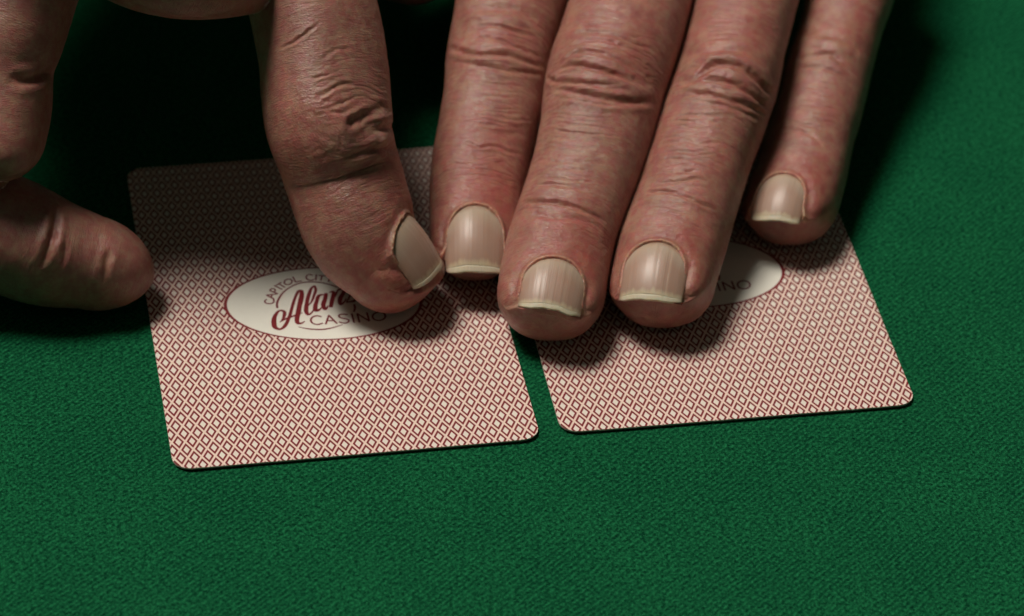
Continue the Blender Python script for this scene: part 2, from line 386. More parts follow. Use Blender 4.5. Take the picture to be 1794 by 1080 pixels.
# ------------------------------------------------------------------ hands
class Loft:
    """A finger-like body: oval cross-sections along a curved axis, rounded at its ends."""
    def __init__(s, st, tip=10.0, start=6.0, ratio=0.86, roll=0.0, nexp=2.25, ptip=(2.2, 5.0, 2.1, 3.8), up=(0, 0, 1), fid=0, hdrat=None):
        P, A = [], []
        for q in st:
            if len(q) == 4: p = at_z(q[0], q[1], q[3]*MM); a = q[2]/FPX*((p-CAM)@FW)
            else: p = np.array(q[1:4])*MM; a = q[4]*MM
            P.append(p); A.append(a)
        P = np.array(P); A = np.array(A)
        t = np.concatenate([[0], np.cumsum(np.linalg.norm(np.diff(P, axis=0), axis=1))])
        tq = np.linspace(0, t[-1], 600)
        s.C = cubic(t, P, tq); s.A = cubic(t, A, tq)
        d = np.linalg.norm(np.diff(s.C, axis=0), axis=1); s.S = np.concatenate([[0], np.cumsum(d)]); s.L = s.S[-1]
        T = np.gradient(s.C, axis=0); T /= np.linalg.norm(T, axis=1)[:, None]
        U = np.array(up, float); N = U-(T@U)[:, None]*T; N /= np.linalg.norm(N, axis=1)[:, None]
        B = np.cross(N, T)
        rl = np.radians(np.interp(s.S/s.L, np.linspace(0, 1, np.size(roll)), np.atleast_1d(roll)))[:, None]
        s.T = T; s.N = N*np.cos(rl)+B*np.sin(rl); s.B = B*np.cos(rl)-N*np.sin(rl)
        s.tip, s.start, s.ratio, s.ne, s.pt, s.fid = tip*MM, start*MM, ratio, nexp, ptip, fid
        s.hd = ratio if hdrat is None else hdrat
    def eval(s, S, TH):
        """S, TH same shape; S in metres from -start to L+tip."""
        Sc = np.clip(S, 0, s.L)
        ip = lambda X: np.stack([np.interp(Sc, s.S, X[:, k]) for k in range(3)], -1)
        C, T, N, B = ip(s.C), ip(s.T), ip(s.N), ip(s.B); A = np.interp(Sc, s.S, s.A)
        e = np.where(S > s.L, (S-s.L)/s.tip, np.where(S < 0, -S/s.start, 0)); e = np.clip(e, 0, 1)
        C = C+T*(S-Sc)[..., None]
        f = lambda p: np.maximum(1-e**p, 0)**(1/p)
        c, sn = np.cos(TH), np.sin(TH); x = np.sign(c)*np.abs(c)**(2/s.ne); y = np.sign(sn)*np.abs(sn)**(2/s.ne)
        mx = sstep(-0.35, 0.55, sn); wa = f(s.pt[0])*(1-mx)+f(s.pt[3])*mx; wd = f(s.pt[1]); wv = f(s.pt[2])
        h = np.where(y > 0, s.hd*wd, s.ratio*wv)
        return C+B*(A*x*wa)[..., None]+N*(A*y*h)[..., None]
    def grid(s, ns, nth, s0=None, dens=0.35):
        # denser along the part in view (s > s0)
        nc = max(int(ns*0.22), 10)
        phi = np.linspace(0, math.pi/2, nc+1)[1:]
        cs = s.L+s.tip*np.sin(phi)**0.9
        cs[-1] = s.L+s.tip
        phs = np.linspace(math.pi/2, 0, 9)[:-1]; st = -s.start*np.sin(phs)
        if s0 is None: body = np.linspace(0, s.L, ns)
        else: body = np.concatenate([np.linspace(0, s0, 14)[:-1], np.linspace(s0, s.L, ns)])
        sv = np.concatenate([st[1:], body, cs[:-1]])
        th = np.linspace(-math.pi/2, 3*math.pi/2, 721)[:-1]
        w = np.where((th > -0.7) & (th < math.pi+0.7), 1.0, dens); cw = np.cumsum(w); cw = cw/cw[-1]
        tv = np.interp((np.arange(nth)+0.5)/nth, cw, th)
        s.sv, s.tv = sv, tv
        SS, TT = np.meshgrid(sv, tv, indexing='ij')
        s.P = s.eval(SS, TT); s.SS, s.TT = SS, TT
        ds = np.gradient(s.P, axis=0)
        ext = np.concatenate([s.P[:, -1:], s.P, s.P[:, :1]], 1); dt = ext[:, 2:]-ext[:, :-2]
        n = np.cross(dt, ds); n /= np.linalg.norm(n, axis=-1)[..., None]+1e-12
        out = s.P-s.P.mean(1, keepdims=True)
        if (n*out).sum() < 0: n = -n
        s.Nr = n; s.D = np.zeros(SS.shape)
        A = np.interp(np.clip(SS, 0, s.L), s.S, s.A)
        s.arc = (TT-math.pi/2)*A*0.93
        tint = np.ones(SS.shape+(3,))*np.array(SKIN)
        s.tint = tint
        px, z = project(s.P.reshape(-1, 3)); s.px = px.reshape(SS.shape+(2,))
        vd = CAM-s.P; vd /= np.linalg.norm(vd, axis=-1)[..., None]; s.face = (vd*s.Nr).sum(-1)
        return s
    def find(s, x, y):
        d = (s.px[..., 0]-x)**2+(s.px[..., 1]-y)**2+np.where(s.face > 0.03, 0, 1e9)
        return np.unravel_index(np.argmin(d), d.shape)
    def mesh(s, name):
        P = s.P+s.Nr*s.D[..., None]; n, m = s.SS.shape
        V = np.concatenate([P.reshape(-1, 3), P[:1].mean(1), s.eval(np.array([s.L+s.tip]), np.array([0.0]))])
        V[-2] = s.eval(np.array([-s.start]), np.array([0.0]))[0]
        i, j = np.meshgrid(np.arange(n-1), np.arange(m), indexing='ij'); j2 = (j+1) % m
        F = np.stack([i*m+j, i*m+j2, (i+1)*m+j2, (i+1)*m+j], -1).reshape(-1, 4)
        jj = np.arange(m); k = n*m
        F0 = np.stack([np.full(m, k), (jj+1) % m, jj, jj], -1)
        F1 = np.stack([np.full(m, k+1), (n-1)*m+jj, (n-1)*m+(jj+1) % m, (n-1)*m+(jj+1) % m], -1)
        F = np.concatenate([F, F0, F1])
        # outward?
        c = V[F[:, :3]]; vol = np.einsum('ij,ij->i', c[:, 0], np.cross(c[:, 1], c[:, 2])).sum()
        c2 = V[F[:, [0, 2, 3]]]; vol += np.einsum('ij,ij->i', c2[:, 0]-0, np.cross(c2[:, 1], c2[:, 2])).sum()
        if vol < 0:
            tri = F[:, 3] == F[:, 2]; F = np.where(tri[:, None], F[:, [0, 2, 1, 1]], F[:, ::-1])
        me = fast_mesh(name, V, F)
        cl = np.ones((len(V), 4), np.float32); cl[:, :3] = SKIN; cl[:n*m, :3] = s.tint.reshape(-1, 3)
        a = me.attributes.new('tint', 'FLOAT_COLOR', 'POINT'); a.data.foreach_set('color', cl.ravel())
        fv = np.zeros((len(V), 3), np.float32); fv[:n*m, 0] = s.arc.ravel()/MM; fv[:n*m, 1] = s.SS.ravel()/MM; fv[:, 2] = s.fid*7
        a = me.attributes.new('fuv', 'FLOAT_VECTOR', 'POINT'); a.data.foreach_set('vector', fv.ravel())
        return me
SKIN = (0.345, 0.190, 0.154)

def crease(f, pts, depth, width, bulge=0.35, side=0):
    """a skin fold along traced points: a groove with swollen lips (mm); side -1/+1 swells only the lip up/down the finger"""
    ij = [f.find(*p) for p in pts]
    A = np.array([f.P[i] for i in ij])
    t = np.concatenate([[0], np.cumsum(np.linalg.norm(np.diff(A, axis=0), axis=1))])
    if t[-1] == 0: return
    keep = np.concatenate([[True], np.diff(t) > 1e-5]); A, t = A[keep], t[keep]
    n = max(int(t[-1]/0.00022), 6); tq = np.linspace(0, t[-1], n); Q = cubic(t, A, tq)
    fade = np.clip(np.minimum(tq, t[-1]-tq)/(0.28*t[-1]), 0, 1)**0.7
    sc = np.interp(tq, t, np.array([f.SS[i] for i in ij])[keep])
    lo, hi = Q.min(0)-0.004, Q.max(0)+0.004
    P = f.P.reshape(-1, 3); idx = np.where(((P > lo) & (P < hi)).all(1))[0]
    p = P[idx]
    m = p/MM
    wob = 0.16*MM*np.stack([vnoise(m[:, 0]*1.1, m[:, 1]*1.1, m[:, 2]*1.1, k+3) for k in range(3)], 1)
    p = p+wob
    best = np.full(len(p), 1e9); bi = np.zeros(len(p), int)
    for k in range(n):
        d = ((p-Q[k])**2).sum(1); u = d < best; best[u] = d[u]; bi[u] = k
    r = np.sqrt(best)/MM; fd = fade[bi]
    g = np.exp(-(r/width)**2)
    lips = np.exp(-((r-2.0*width)/(1.1*width))**2)
    sgn = np.sign(f.SS.reshape(-1)[idx]-sc[bi])
    lw = np.where(sgn*side >= 0, 1.0, 0.15) if side else 1.0
    var = 0.75+0.25*vnoise(m[:, 0]*0.5, m[:, 1]*0.5, m[:, 2]*0.5, 11)
    f.D.reshape(-1)[idx] += MM*depth*fd*var*(-g+bulge*lips*lw)
    t_ = f.tint.reshape(-1, 3); k = (0.35*g*fd*min(depth/0.4, 1))[:, None]
    t_[idx] = t_[idx]*(1-k)+t_[idx]*np.array([0.95, 0.70, 0.62])*k

def lump(f, x, y, rad, h, squash=1.0):
    p = f.P[f.find(x, y)]; r2 = ((f.P-p)**2).sum(-1)/(rad*MM)**2
    f.D += MM*h*np.exp(-r2)
def redness(f, x, y, rad, k, colr=(1.02, 0.62, 0.64)):
    p = f.P[f.find(x, y)]; w = (k*0.72*np.exp(-((f.P-p)**2).sum(-1)/(rad*MM)**2))[..., None]
    f.tint[:] = f.tint*(1-w)+f.tint*np.array(colr)*w
def wrinkles(f, amp=0.085, freq=1.25, across=0.16, seed=1, knuckles=()):
    """the fine broken lines that run across the back of a finger"""
    a, s_ = f.arc/MM, f.SS/MM
    warp = 0.8*vnoise(a*0.25, s_*0.25, 0*a, seed+5)+0.3*vnoise(a*0.7, s_*0.7, 0*a, seed+6)
    n1 = vnoise(a*across, (s_+warp)*freq, 0*a, seed); n2 = vnoise(a*across*2.2, (s_+warp*0.7)*freq*1.9, 0*a, seed+1)
    msk = sstep(0.05, 0.55, np.sin(f.TT))*(0.55+0.45*vnoise(a*0.12, s_*0.1, 0*a, seed+2))
    for kx, ky, kr in knuckles: msk = msk*(1+1.5*np.exp(-((f.P-f.P[f.find(kx, ky)])**2).sum(-1)/(kr*MM)**2))
    body = 1-sstep(0.0, 0.9, (f.SS-f.L+0.006)/0.012)
    f.D += MM*amp*msk*body*(-(1-np.abs(n1))**3*1.3-(1-np.abs(n2))**3*0.6+0.5)
    f.D += MM*0.10*vnoise(f.P[..., 0]/MM*0.22, f.P[..., 1]/MM*0.22, f.P[..., 2]/MM*0.22, seed+9)
    f.D += MM*0.035*vnoise(f.P[..., 0]/MM*0.9, f.P[..., 1]/MM*0.9, f.P[..., 2]/MM*0.9, seed+10)

def polydist(p, poly):
    """signed distance (inside negative) of points to a closed polygon, and the nearest edge number"""
    best = np.full(len(p), 1e9); inside = np.zeros(len(p), bool); n = len(poly)
    for k in range(n):
        a, b = poly[k], poly[(k+1) % n]; ab = b-a; t = np.clip(((p-a)@ab)/(ab@ab+1e-12), 0, 1)
        best = np.minimum(best, ((p-a-t[:, None]*ab)**2).sum(1))
        c = ((a[1] > p[:, 1]) != (b[1] > p[:, 1])) & (p[:, 0] < (b[0]-a[0])*(p[:, 1]-a[1])/(b[1]-a[1]+1e-12)+a[0])
        inside ^= c
    d = np.sqrt(best); return np.where(inside, -d, d)

class Nail: pass
def nail_bed(f, root, free, left, right, rd=0.50, seed=0, over=0.0, width=None, length=None, RL=18.0):
    """lay a nail plate on the finger from traced pixels, sink the bed under it and raise the skin fold round it"""
    n = Nail(); n.f, n.seed, n.rd = f, seed, rd
    s0 = f.SS[f.find(*root)]
    tl = f.TT[f.find(*left)]
    A = np.interp(min(s0+0.005, f.L), f.S, f.A); n.R = A*0.90
    if width: th0 = tl-math.asin(min(width*MM/2/A, 0.95))
    else: th0 = (tl+f.TT[f.find(*right)])/2
    ev = lambda s_: f.eval(np.array([s_]), np.array([th0]))[0]
    O = ev(s0); T = ev(s0+0.0062)-O; T /= np.linalg.norm(T)
    k = int(np.argmin(np.abs(f.S-min(s0+0.004, f.L)))); N = f.B[k]*math.cos(th0)+f.N[k]*math.sin(th0)
    N = N-(N@T)*T; N /= np.linalg.norm(N); B = np.cross(N, T)
    n.T, n.N, n.B = T, N, B
    kz = lambda x: n.R-np.sqrt(np.maximum(n.R**2-np.minimum(np.abs(x), n.R*0.97)**2, 0))
    zl = lambda y: -y*(y-0.006)/(2*RL*MM)
    def hit(q):
        z = 0.0
        for _ in range(6):
            d = ray(*q); t = ((O+N*z-CAM)@N)/(d@N); p = CAM+d*t-O; x, y = p@B, p@T; z = -kz(x)+zl(y)
        return x, y
    if width:
        n.w = width*MM/2; n.len = length*MM
    else:
        xl, xr = hit(left)[0], hit(right)[0]; n.w = (xr-xl)/2*0.92; O = O+B*(xl+xr)/2; n.len = hit(free)[1]
    n.O = O; n.over = over; n.zn = lambda x, y: -kz(x)+zl(y)
    print('NAIL mm: length %.1f width %.1f  th0 %.0f' % (n.len/MM, 2*n.w/MM, math.degrees(th0)))
    n.rootf = lambda u: n.rd*n.len*(1-np.maximum(1-np.clip(np.abs(u), 0, 1)**2.3, 0)**0.55)
    n.freef = lambda u: n.len*(1-0.09*np.abs(u)**4)
    u = np.linspace(-1, 1, 41)
    poly = np.concatenate([np.stack([u*n.w, n.rootf(u)], 1), np.stack([u[::-1]*n.w, n.freef(u[::-1])], 1)])
    Pf = f.P.reshape(-1, 3); q = Pf-O; X, Y, Z = q@B, q@T, q@N
    dotn = (f.Nr.reshape(-1, 3)@N)
    idx = np.where((np.abs(X) < n.w+0.004) & (Y > -0.006) & (Y < n.len+0.005) & (Z > -0.0065) & (dotn > 0.2))[0]
    x, y, z, dn = X[idx], Y[idx], Z[idx], np.maximum(dotn[idx], 0.35)
    d = polydist(np.stack([x, y], 1), poly)/MM
    m = Pf[idx]/MM
    rag = vnoise(m[:, 0]*1.4, m[:, 1]*1.4, m[:, 2]*1.4, seed+20); rag2 = vnoise(m[:, 0]*4.2, m[:, 1]*4.2, m[:, 2]*4.2, seed+21)
    d = d+0.07*rag+0.04*rag2
    prox = 1-sstep(n.len*0.70, n.len*0.98, y)                        # 1 along the root and sides, 0 past the free edge
    D = f.D.reshape(-1); zn = n.zn(x, y)
    sh = np.median((z-zn)[(d < -0.5) & (y < 0.6*n.len)]); n.O = O+N*sh; z = z-sh
    print('  bed gap mm', np.percentile((z-zn)[d < 0]/MM, [0, 10, 50, 90, 100]).round(2), 'rim', np.percentile((z-zn)[(d > 0) & (d < 1)]/MM, [0, 10, 50, 90, 100]).round(2))
    ins = sstep(0.12, -0.22, d); out = np.clip(d, 0, None)
    Din = np.clip((zn-0.70*MM-z)/dn, -1.6*MM, 0.7*MM)
    Dfold = np.clip((zn+MM*(0.34*np.exp(-((out-0.30)/0.6)**2)+0.08*rag2*np.exp(-(out/0.6)**2)-0.05)-z)/dn, -1.7*MM, 1.0*MM)
    wf = np.exp(-(out/1.4)**2)*prox
    wd = np.exp(-(out/1.5)**2)*(1-prox)
    Dout = D[idx]*(1-wf)+Dfold*wf
    Dout = Dout*(1-wd)+np.minimum(Din, 0.1*MM)*wd*0.8+Dout*wd*0.2
    D[idx] = Dout*(1-ins)+Din*ins
    # dry pale cuticle rim, pinker skin behind it
    t = f.tint.reshape(-1, 3); rim = np.exp(-((d-0.24-0.12*rag)/0.30)**2)*prox*(0.65+0.8*rag2)
    k = np.clip(rim*0.75, 0, 0.6)[:, None]; t[idx] = t[idx]*(1-k)+np.array([0.62, 0.47, 0.33])*k
    k = (np.clip(np.exp(-((d+0.12)/0.16)**2)*prox*0.25, 0, 1))[:, None]; t[idx] = t[idx]*(1-k)+np.array([0.24, 0.11, 0.07])*k
    k = (np.exp(-((out-2.2)/1.8)**2)*prox*0.35*(d > 0))[:, None]; t[idx] = t[idx]*(1-k)+t[idx]*np.array([1.05, 0.70, 0.66])*k
    return n
def nail_build(n, hand):
    nu, nv = 61, 70
    u = np.linspace(-1, 1, nu); v = np.linspace(0, 1, nv)
    U, Vv = np.meshgrid(u, v, indexing='ij')
    ya = n.rootf(U)-0.0005*(1-np.abs(U)**6); yb = n.freef(U)+n.over*MM
    edge = 0.12*vnoise(u*n.w/MM*0.6, 0*u, 0*u, n.seed+33)+0.05*vnoise(u*n.w/MM*2.1, 0*u, 0*u, n.seed+34)
    yb = yb+MM*edge[:, None]
    Y = ya+(yb-ya)*Vv; X = U*(n.w+0.12*MM)*(1-0.05*Vv**2)
    e = -0.04-0.22*np.abs(U)**8-0.32*(1-sstep(0, 0.12, Vv))
    e = e+0.030*vnoise(U*n.w/MM*1.5, Vv*0.7, 0*U, n.seed+30)+0.016*vnoise(U*n.w/MM*3.4, Vv*0.9, 0*U, n.seed+31)
    e = e+0.06*vnoise(U*1.8, Vv*1.8, 0*U, n.seed+32)
    Zt = n.zn(X, Y)+e*MM
    top = n.O+X[..., None]*n.B+Y[..., None]*n.T+Zt[..., None]*n.N
    du = np.gradient(top, axis=0); dv = np.gradient(top, axis=1); N = np.cross(du, dv); N /= np.linalg.norm(N, axis=-1)[..., None]+1e-15
    N = np.where(((N@n.N) < 0)[..., None], -N, N)
    Ns = n.N+n.B*(X/n.R)[..., None]; N = Ns/np.linalg.norm(Ns, axis=-1)[..., None]
    bot = top-N*0.36*MM
    split = np.searchsorted(v, 0.915)
    def part(lo, hi, name, mat, parent):
        T_, B_ = top[:, lo:hi+1].copy(), bot[:, lo:hi+1].copy(); a, b = T_.shape[:2]
        if name == 'free_edge': B_ -= N[:, lo:hi+1]*0.06*MM
        Vt = np.concatenate([T_.reshape(-1, 3), B_.reshape(-1, 3)]); o = a*b
        i, j = np.meshgrid(np.arange(a-1), np.arange(b-1), indexing='ij'); q = np.stack([i*b+j, (i+1)*b+j, (i+1)*b+j+1, i*b+j+1], -1).reshape(-1, 4)
        ring = [i*b for i in range(a)]+[(a-1)*b+j for j in range(1, b)]+[i*b+b-1 for i in range(a-2, -1, -1)]+[j for j in range(b-2, 0, -1)]
        r = np.array(ring); r2 = np.roll(r, -1)
        F = np.concatenate([q, q[:, ::-1]+o, np.stack([r, r+o, r2+o, r2], -1)])
        me = fast_mesh(name, Vt, F); bmx = bmesh.new(); bmx.from_mesh(me); bmesh.ops.recalc_face_normals(bmx, faces=bmx.faces[:]); bmx.to_mesh(me); bmx.free()
        fv = np.zeros((len(Vt), 3), np.float32); Xa = (U*n.w/MM)[:, lo:hi+1].ravel()+n.seed*13; Ya = Vv[:, lo:hi+1].ravel()
        fv[:, 0] = np.concatenate([Xa, Xa]); fv[:, 1] = np.concatenate([Ya, Ya])
        ed = np.maximum(sstep(0.84, 1.0, np.abs(U)), 1-sstep(0.05, 0.15, Vv))*(0.75+0.35*vnoise(U*n.w/MM*1.3, Vv*9, 0*U, n.seed+40))
        ed = ed[:, lo:hi+1].ravel(); fv[:, 2] = np.concatenate([ed, ed])
        at = me.attributes.new('fuv', 'FLOAT_VECTOR', 'POINT'); at.data.foreach_set('vector', fv.ravel())
        me.materials.append(mat); ob = bpy.data.objects.new(name, me); col.objects.link(ob); ob.parent = parent
        return ob
    pl = part(0, split, 'fingernail', M_NAIL, hand)
    part(split, nv-1, 'free_edge', M_TIP, pl)
    return pl

def union(name, meshes):
    """weld overlapping closed bodies into one continuous skin"""
    base = bpy.data.objects.new(name, meshes[0]); col.objects.link(base); tmp = []
    for k, me in enumerate(meshes[1:]):
        o = bpy.data.objects.new('piece', me); col.objects.link(o); tmp.append(o)
        md = base.modifiers.new('u%d' % k, 'BOOLEAN'); md.operation = 'UNION'; md.solver = 'MANIFOLD'; md.object = o
    dg = bpy.context.evaluated_depsgraph_get()
    me = bpy.data.meshes.new_from_object(base.evaluated_get(dg), preserve_all_data_layers=True, depsgraph=dg)
    base.modifiers.clear(); old = base.data; base.data = me; me.name = name
    for o in tmp: bpy.data.objects.remove(o)
    for m_ in meshes: bpy.data.meshes.remove(m_)
    me.polygons.foreach_set('use_smooth', np.ones(len(me.polygons), bool))
    me.materials.clear(); me.materials.append(M_SKIN); me.update()
    print('UNION', name, len(me.vertices), [a.name for a in me.attributes])
    return base

# ---- flat hand: four fingers laid over the cards
cw_ = 0.965
def row(*r): return [(a, b, c*cw_, d) for a, b, c, d in r]
index = Loft(row((930, -200, 102, 31), (895, 0, 101, 24.3), (886, 50, 98, 22.5), (874, 100, 95, 20.5), (868, 150, 93, 18.5), (859, 205, 91, 16.2), (850, 250, 90, 14.2), (841, 300, 89, 12), (835, 350, 87, 9.8), (833, 405, 84, 7.9)), tip=10.0, roll=0, fid=1).grid(430, 250, s0=0.030)
middle = Loft(row((1160, -240, 107, 36), (1107, 0, 109, 28), (1085, 75, 111, 26), (1067, 130, 112, 23.5), (1046, 230, 105, 19), (1027, 300, 100, 16), (1002, 370, 97, 13.2), (982, 430, 97.5, 10.8), (967, 505, 98, 8.3)), tip=10.0, roll=-3, fid=2).grid(460, 270, s0=0.034)
ring = Loft(row((1366, -230, 96, 34), (1308, 0, 92, 27), (1288, 80, 92, 24.5), (1270, 150, 95, 22), (1245, 220, 96, 19), (1218, 300, 94, 15.5), (1196, 370, 96, 12.4), (1176, 430, 98, 10), (1163, 485, 96, 8.2)), tip=9.8, roll=-12, fid=3).grid(440, 260, s0=0.034)
pinky = Loft(row((1530, -160, 80, 27), (1487, 0, 78, 21.5), (1470, 60, 75, 19), (1452, 120, 78, 16.5), (1435, 190, 79, 13.5), (1420, 240, 80, 11.5), (1404, 300, 83, 9.2), (1388, 352, 85.5, 7.5)), tip=8.8, roll=-16, fid=4).grid(400, 230, s0=0.022)

for f, sd, kn in ((index, 1, ((875, 85, 9), (850, 250, 6))), (middle, 40, ((1065, 125, 10), (985, 355, 6))), (ring, 80, ((1275, 140, 9), (1190, 335, 6))), (pinky, 120, ((1450, 95, 7), (1405, 225, 5)))):
    wrinkles(f, seed=sd, knuckles=kn)
K = lambda f, d, w, b, *p: crease(f, p, d, w, b)
rs = np.random.RandomState(4)
def lines(f, ys, d, fn):                   # irregular fine lines across a finger
    for y in ys:
        y = y+rs.uniform(-4, 4); pts = fn(y); j = rs.uniform(-14, 22); k = rs.uniform(-26, 14)
        pts = [(x+(j if i == 0 else k if i == len(pts)-1 else 0), yy+rs.uniform(-2.2, 2.2)) for i, (x, yy) in enumerate(pts)]
        crease(f, pts, d*rs.uniform(0.45, 1.25), rs.uniform(0.2, 0.34), 0.4)
# index finger
lump(index, 880, 85, 7, 0.8)
K(index, .42, .42, .4, (832, 50), (853, 47), (886, 52), (915, 62), (939, 65))
K(index, .42, .40, .4, (830, 71), (859, 70), (886, 81), (910, 90), (945, 104))
K(index, .50, .55, .5, (785, 83), (818, 95), (847, 101), (886, 101), (915, 110), (955, 118))
K(index, .30, .45, .4, (803, 113), (844, 118), (886, 126), (927, 130), (950, 132))
K(index, .45, 1.0, .3, (822, 14), (850, 16), (880, 17), (915, 22), (943, 38))
lines(index, (139, 147, 156, 165, 173, 182, 191, 200, 208, 217), .15, lambda y: [(812, y), (850, y+3), (885, y+8), (925, y+12)])
K(index, .26, .35, .4, (806, 249), (824, 252), (838, 258), (862, 255), (886, 264), (915, 272))
K(index, .25, .9, .3, (815, 225), (853, 228), (886, 234), (920, 234))
for a, b, r, k in ((870, 70, 8, .55), (840, 310, 9, .75), (880, 340, 6, .6), (800, 240, 5, .4), (870, 220, 8, .35)): redness(index, a, b, r, k)
ridge = lambda f, h, w, *p: crease(f, p, -h*1.3, w, 0.0)
ridge(index, .40, 1.1, (815, 34), (850, 32), (885, 36), (930, 48)); ridge(index, .35, .9, (820, 83), (860, 85), (895, 92), (930, 106)); ridge(index, .3, .9, (810, 105), (850, 110), (890, 114), (940, 124))
# middle finger
ridge(middle, .50, 1.0, (990, 112), (1015, 105), (1045, 110), (1080, 122), (1110, 138)); ridge(middle, .55, 1.1, (968, 138), (990, 134), (1025, 140), (1070, 147), (1115, 158), (1150, 164)); ridge(middle, .30, 1.0, (990, 156), (1030, 164), (1075, 168), (1120, 169))
ridge(middle, .25, 1.2, (925, 342), (970, 340), (1010, 346), (1045, 358))
lump(middle, 1050, 125, 7, 0.9)
K(middle, .45, .50, .5, (984, 116), (998, 101), (1022, 94), (1061, 101), (1090, 113), (1114, 129))
K(middle, .60, .45, .5, (981, 124), (1004, 117), (1034, 123), (1067, 133), (1108, 147))
K(middle, .50, .45, .5, (957, 135), (978, 145), (1004, 148), (1040, 153), (1075, 154))
K(middle, .55, .65, .5, (970, 154), (1004, 163), (1040, 173), (1075, 179), (1114, 180), (1148, 178))
K(middle, .32, .40, .4, (972, 172), (1016, 178), (1061, 186), (1099, 190))
K(middle, .26, .40, .4, (1004, 62), (1034, 57), (1070, 62), (1114, 78), (1135, 89))
K(middle, .32, .42, .4, (1012, 77), (1052, 73), (1084, 80), (1110, 96))
K(middle, .16, .30, .4, (1005, 48), (1040, 45), (1075, 52))
K(middle, .16, .28, .4, (1010, 30), (1045, 28), (1085, 36))
lines(middle, (198, 205, 213, 222, 231, 239, 247, 256, 264, 273, 282, 290, 299, 308), .16, lambda y: [(962-(y-190)*0.22, y), (1000-(y-190)*.2, y+4), (1045-(y-190)*.2, y+9), (1085-(y-190)*.25, y+13)])
K(middle, .36, .42, .4, (934, 327), (966, 324), (997, 327), (1029, 335))
K(middle, .55, .45, .45, (915, 357), (940, 354), (972, 356), (1003, 363), (1035, 376), (1060, 391))
K(middle, .28, .55, .35, (934, 374), (966, 381), (1000, 383), (1040, 396))
for a, b, r, k in ((1070, 20, 10, .5), (1120, 130, 9, .45), (1050, 140, 7, .35), (1020, 420, 8, .6), (960, 400, 7, .4), (1040, 470, 5, .5)): redness(middle, a, b, r, k)
# ring finger
ridge(ring, .60, 1.1, (1200, 120), (1222, 112), (1250, 106), (1290, 108), (1325, 124), (1350, 140)); ridge(ring, .45, .9, (1240, 137), (1268, 133), (1300, 144), (1330, 164)); ridge(ring, .40, 1.0, (1200, 156), (1245, 157), (1290, 168), (1330, 187))
lump(ring, 1275, 130, 7, 0.8)
K(ring, .50, 1.0, .5, (1206, 96), (1238, 93), (1274, 90), (1310, 97), (1340, 115))
K(ring, .72, .65, .5, (1188, 143), (1216, 141), (1238, 128), (1256, 118), (1286, 121), (1310, 133), (1333, 151), (1362, 163))
K(ring, .60, .50, .5, (1195, 149), (1233, 145), (1268, 148), (1298, 160), (1327, 178), (1352, 190))
K(ring, .45, .50, .4, (1189, 166), (1238, 169), (1286, 181), (1321, 193), (1348, 199))
K(ring, .30, .45, .4, (1224, 184), (1268, 187), (1310, 202), (1335, 212))
lines(ring, (200, 208, 217, 226, 235, 244, 253, 262, 271, 280, 289, 297), .17, lambda y: [(1174-(y-200)*.35, y+6), (1205-(y-200)*.3, y), (1240-(y-200)*.3, y+2), (1275-(y-200)*.3, y+1)])
lines(ring, (14, 22, 31, 40, 49, 58, 67, 75), .12, lambda y: [(1230, y+4), (1255, y), (1285, y+3)])
K(ring, .45, .40, .45, (1128, 338), (1162, 337), (1196, 343), (1221, 354), (1253, 369))
K(ring, .34, .42, .4, (1145, 322), (1184, 319), (1221, 315), (1240, 320))
K(ring, .22, .40, .4, (1150, 305), (1190, 302), (1230, 300))
for a, b, r, k in ((1290, 50, 9, .75), (1290, 145, 7, .5), (1200, 410, 7, .65), (1230, 280, 8, .35), (1180, 240, 7, .3), (1160, 550, 7, .4)): redness(ring, a, b, r, k)
# little finger
ridge(pinky, .45, 1.2, (1402, 86), (1430, 80), (1462, 84), (1490, 104))
lump(pinky, 1445, 90, 5, 0.6)
K(pinky, .40, .9, .4, (1398, 60), (1434, 62), (1475, 72), (1505, 96))
K(pinky, .38, .55, .5, (1395, 104), (1428, 102), (1452, 98), (1475, 113), (1500, 136))
K(pinky, .26, .40, .4, (1395, 122), (1435, 120), (1470, 132), (1492, 150))
lines(pinky, (140, 148, 156, 164, 172, 181, 190, 199, 206), .15, lambda y: [(1384, y+2), (1410, y), (1440, y+4), (1472, y+10)])
K(pinky, .34, .40, .4, (1366, 224), (1387, 227), (1416, 234), (1437, 252))
K(pinky, .24, .36, .4, (1372, 213), (1410, 218), (1446, 227))
for a, b, r, k in ((1500, 40, 7, .6), (1430, 175, 6, .45), (1410, 290, 6, .6), (1440, 320, 5, .45), (1370, 415, 6, .35)): redness(pinky, a, b, r, k)

n_i = nail_bed(index, (835, 360), (836, 474), (776, 425), (889, 425), seed=1, over=0.2)
n_m = nail_bed(middle, (966, 451), (965, 540), (906, 502), (1031, 510), seed=2, over=0.15)
n_r = nail_bed(ring, (1146, 423), (1138, 523), (1087, 482), (1206, 492), seed=3, over=0.15)
n_p = nail_bed(pinky, (1371, 305), (1358, 384), (1321, 350), (1412, 360), seed=4, over=0.15)

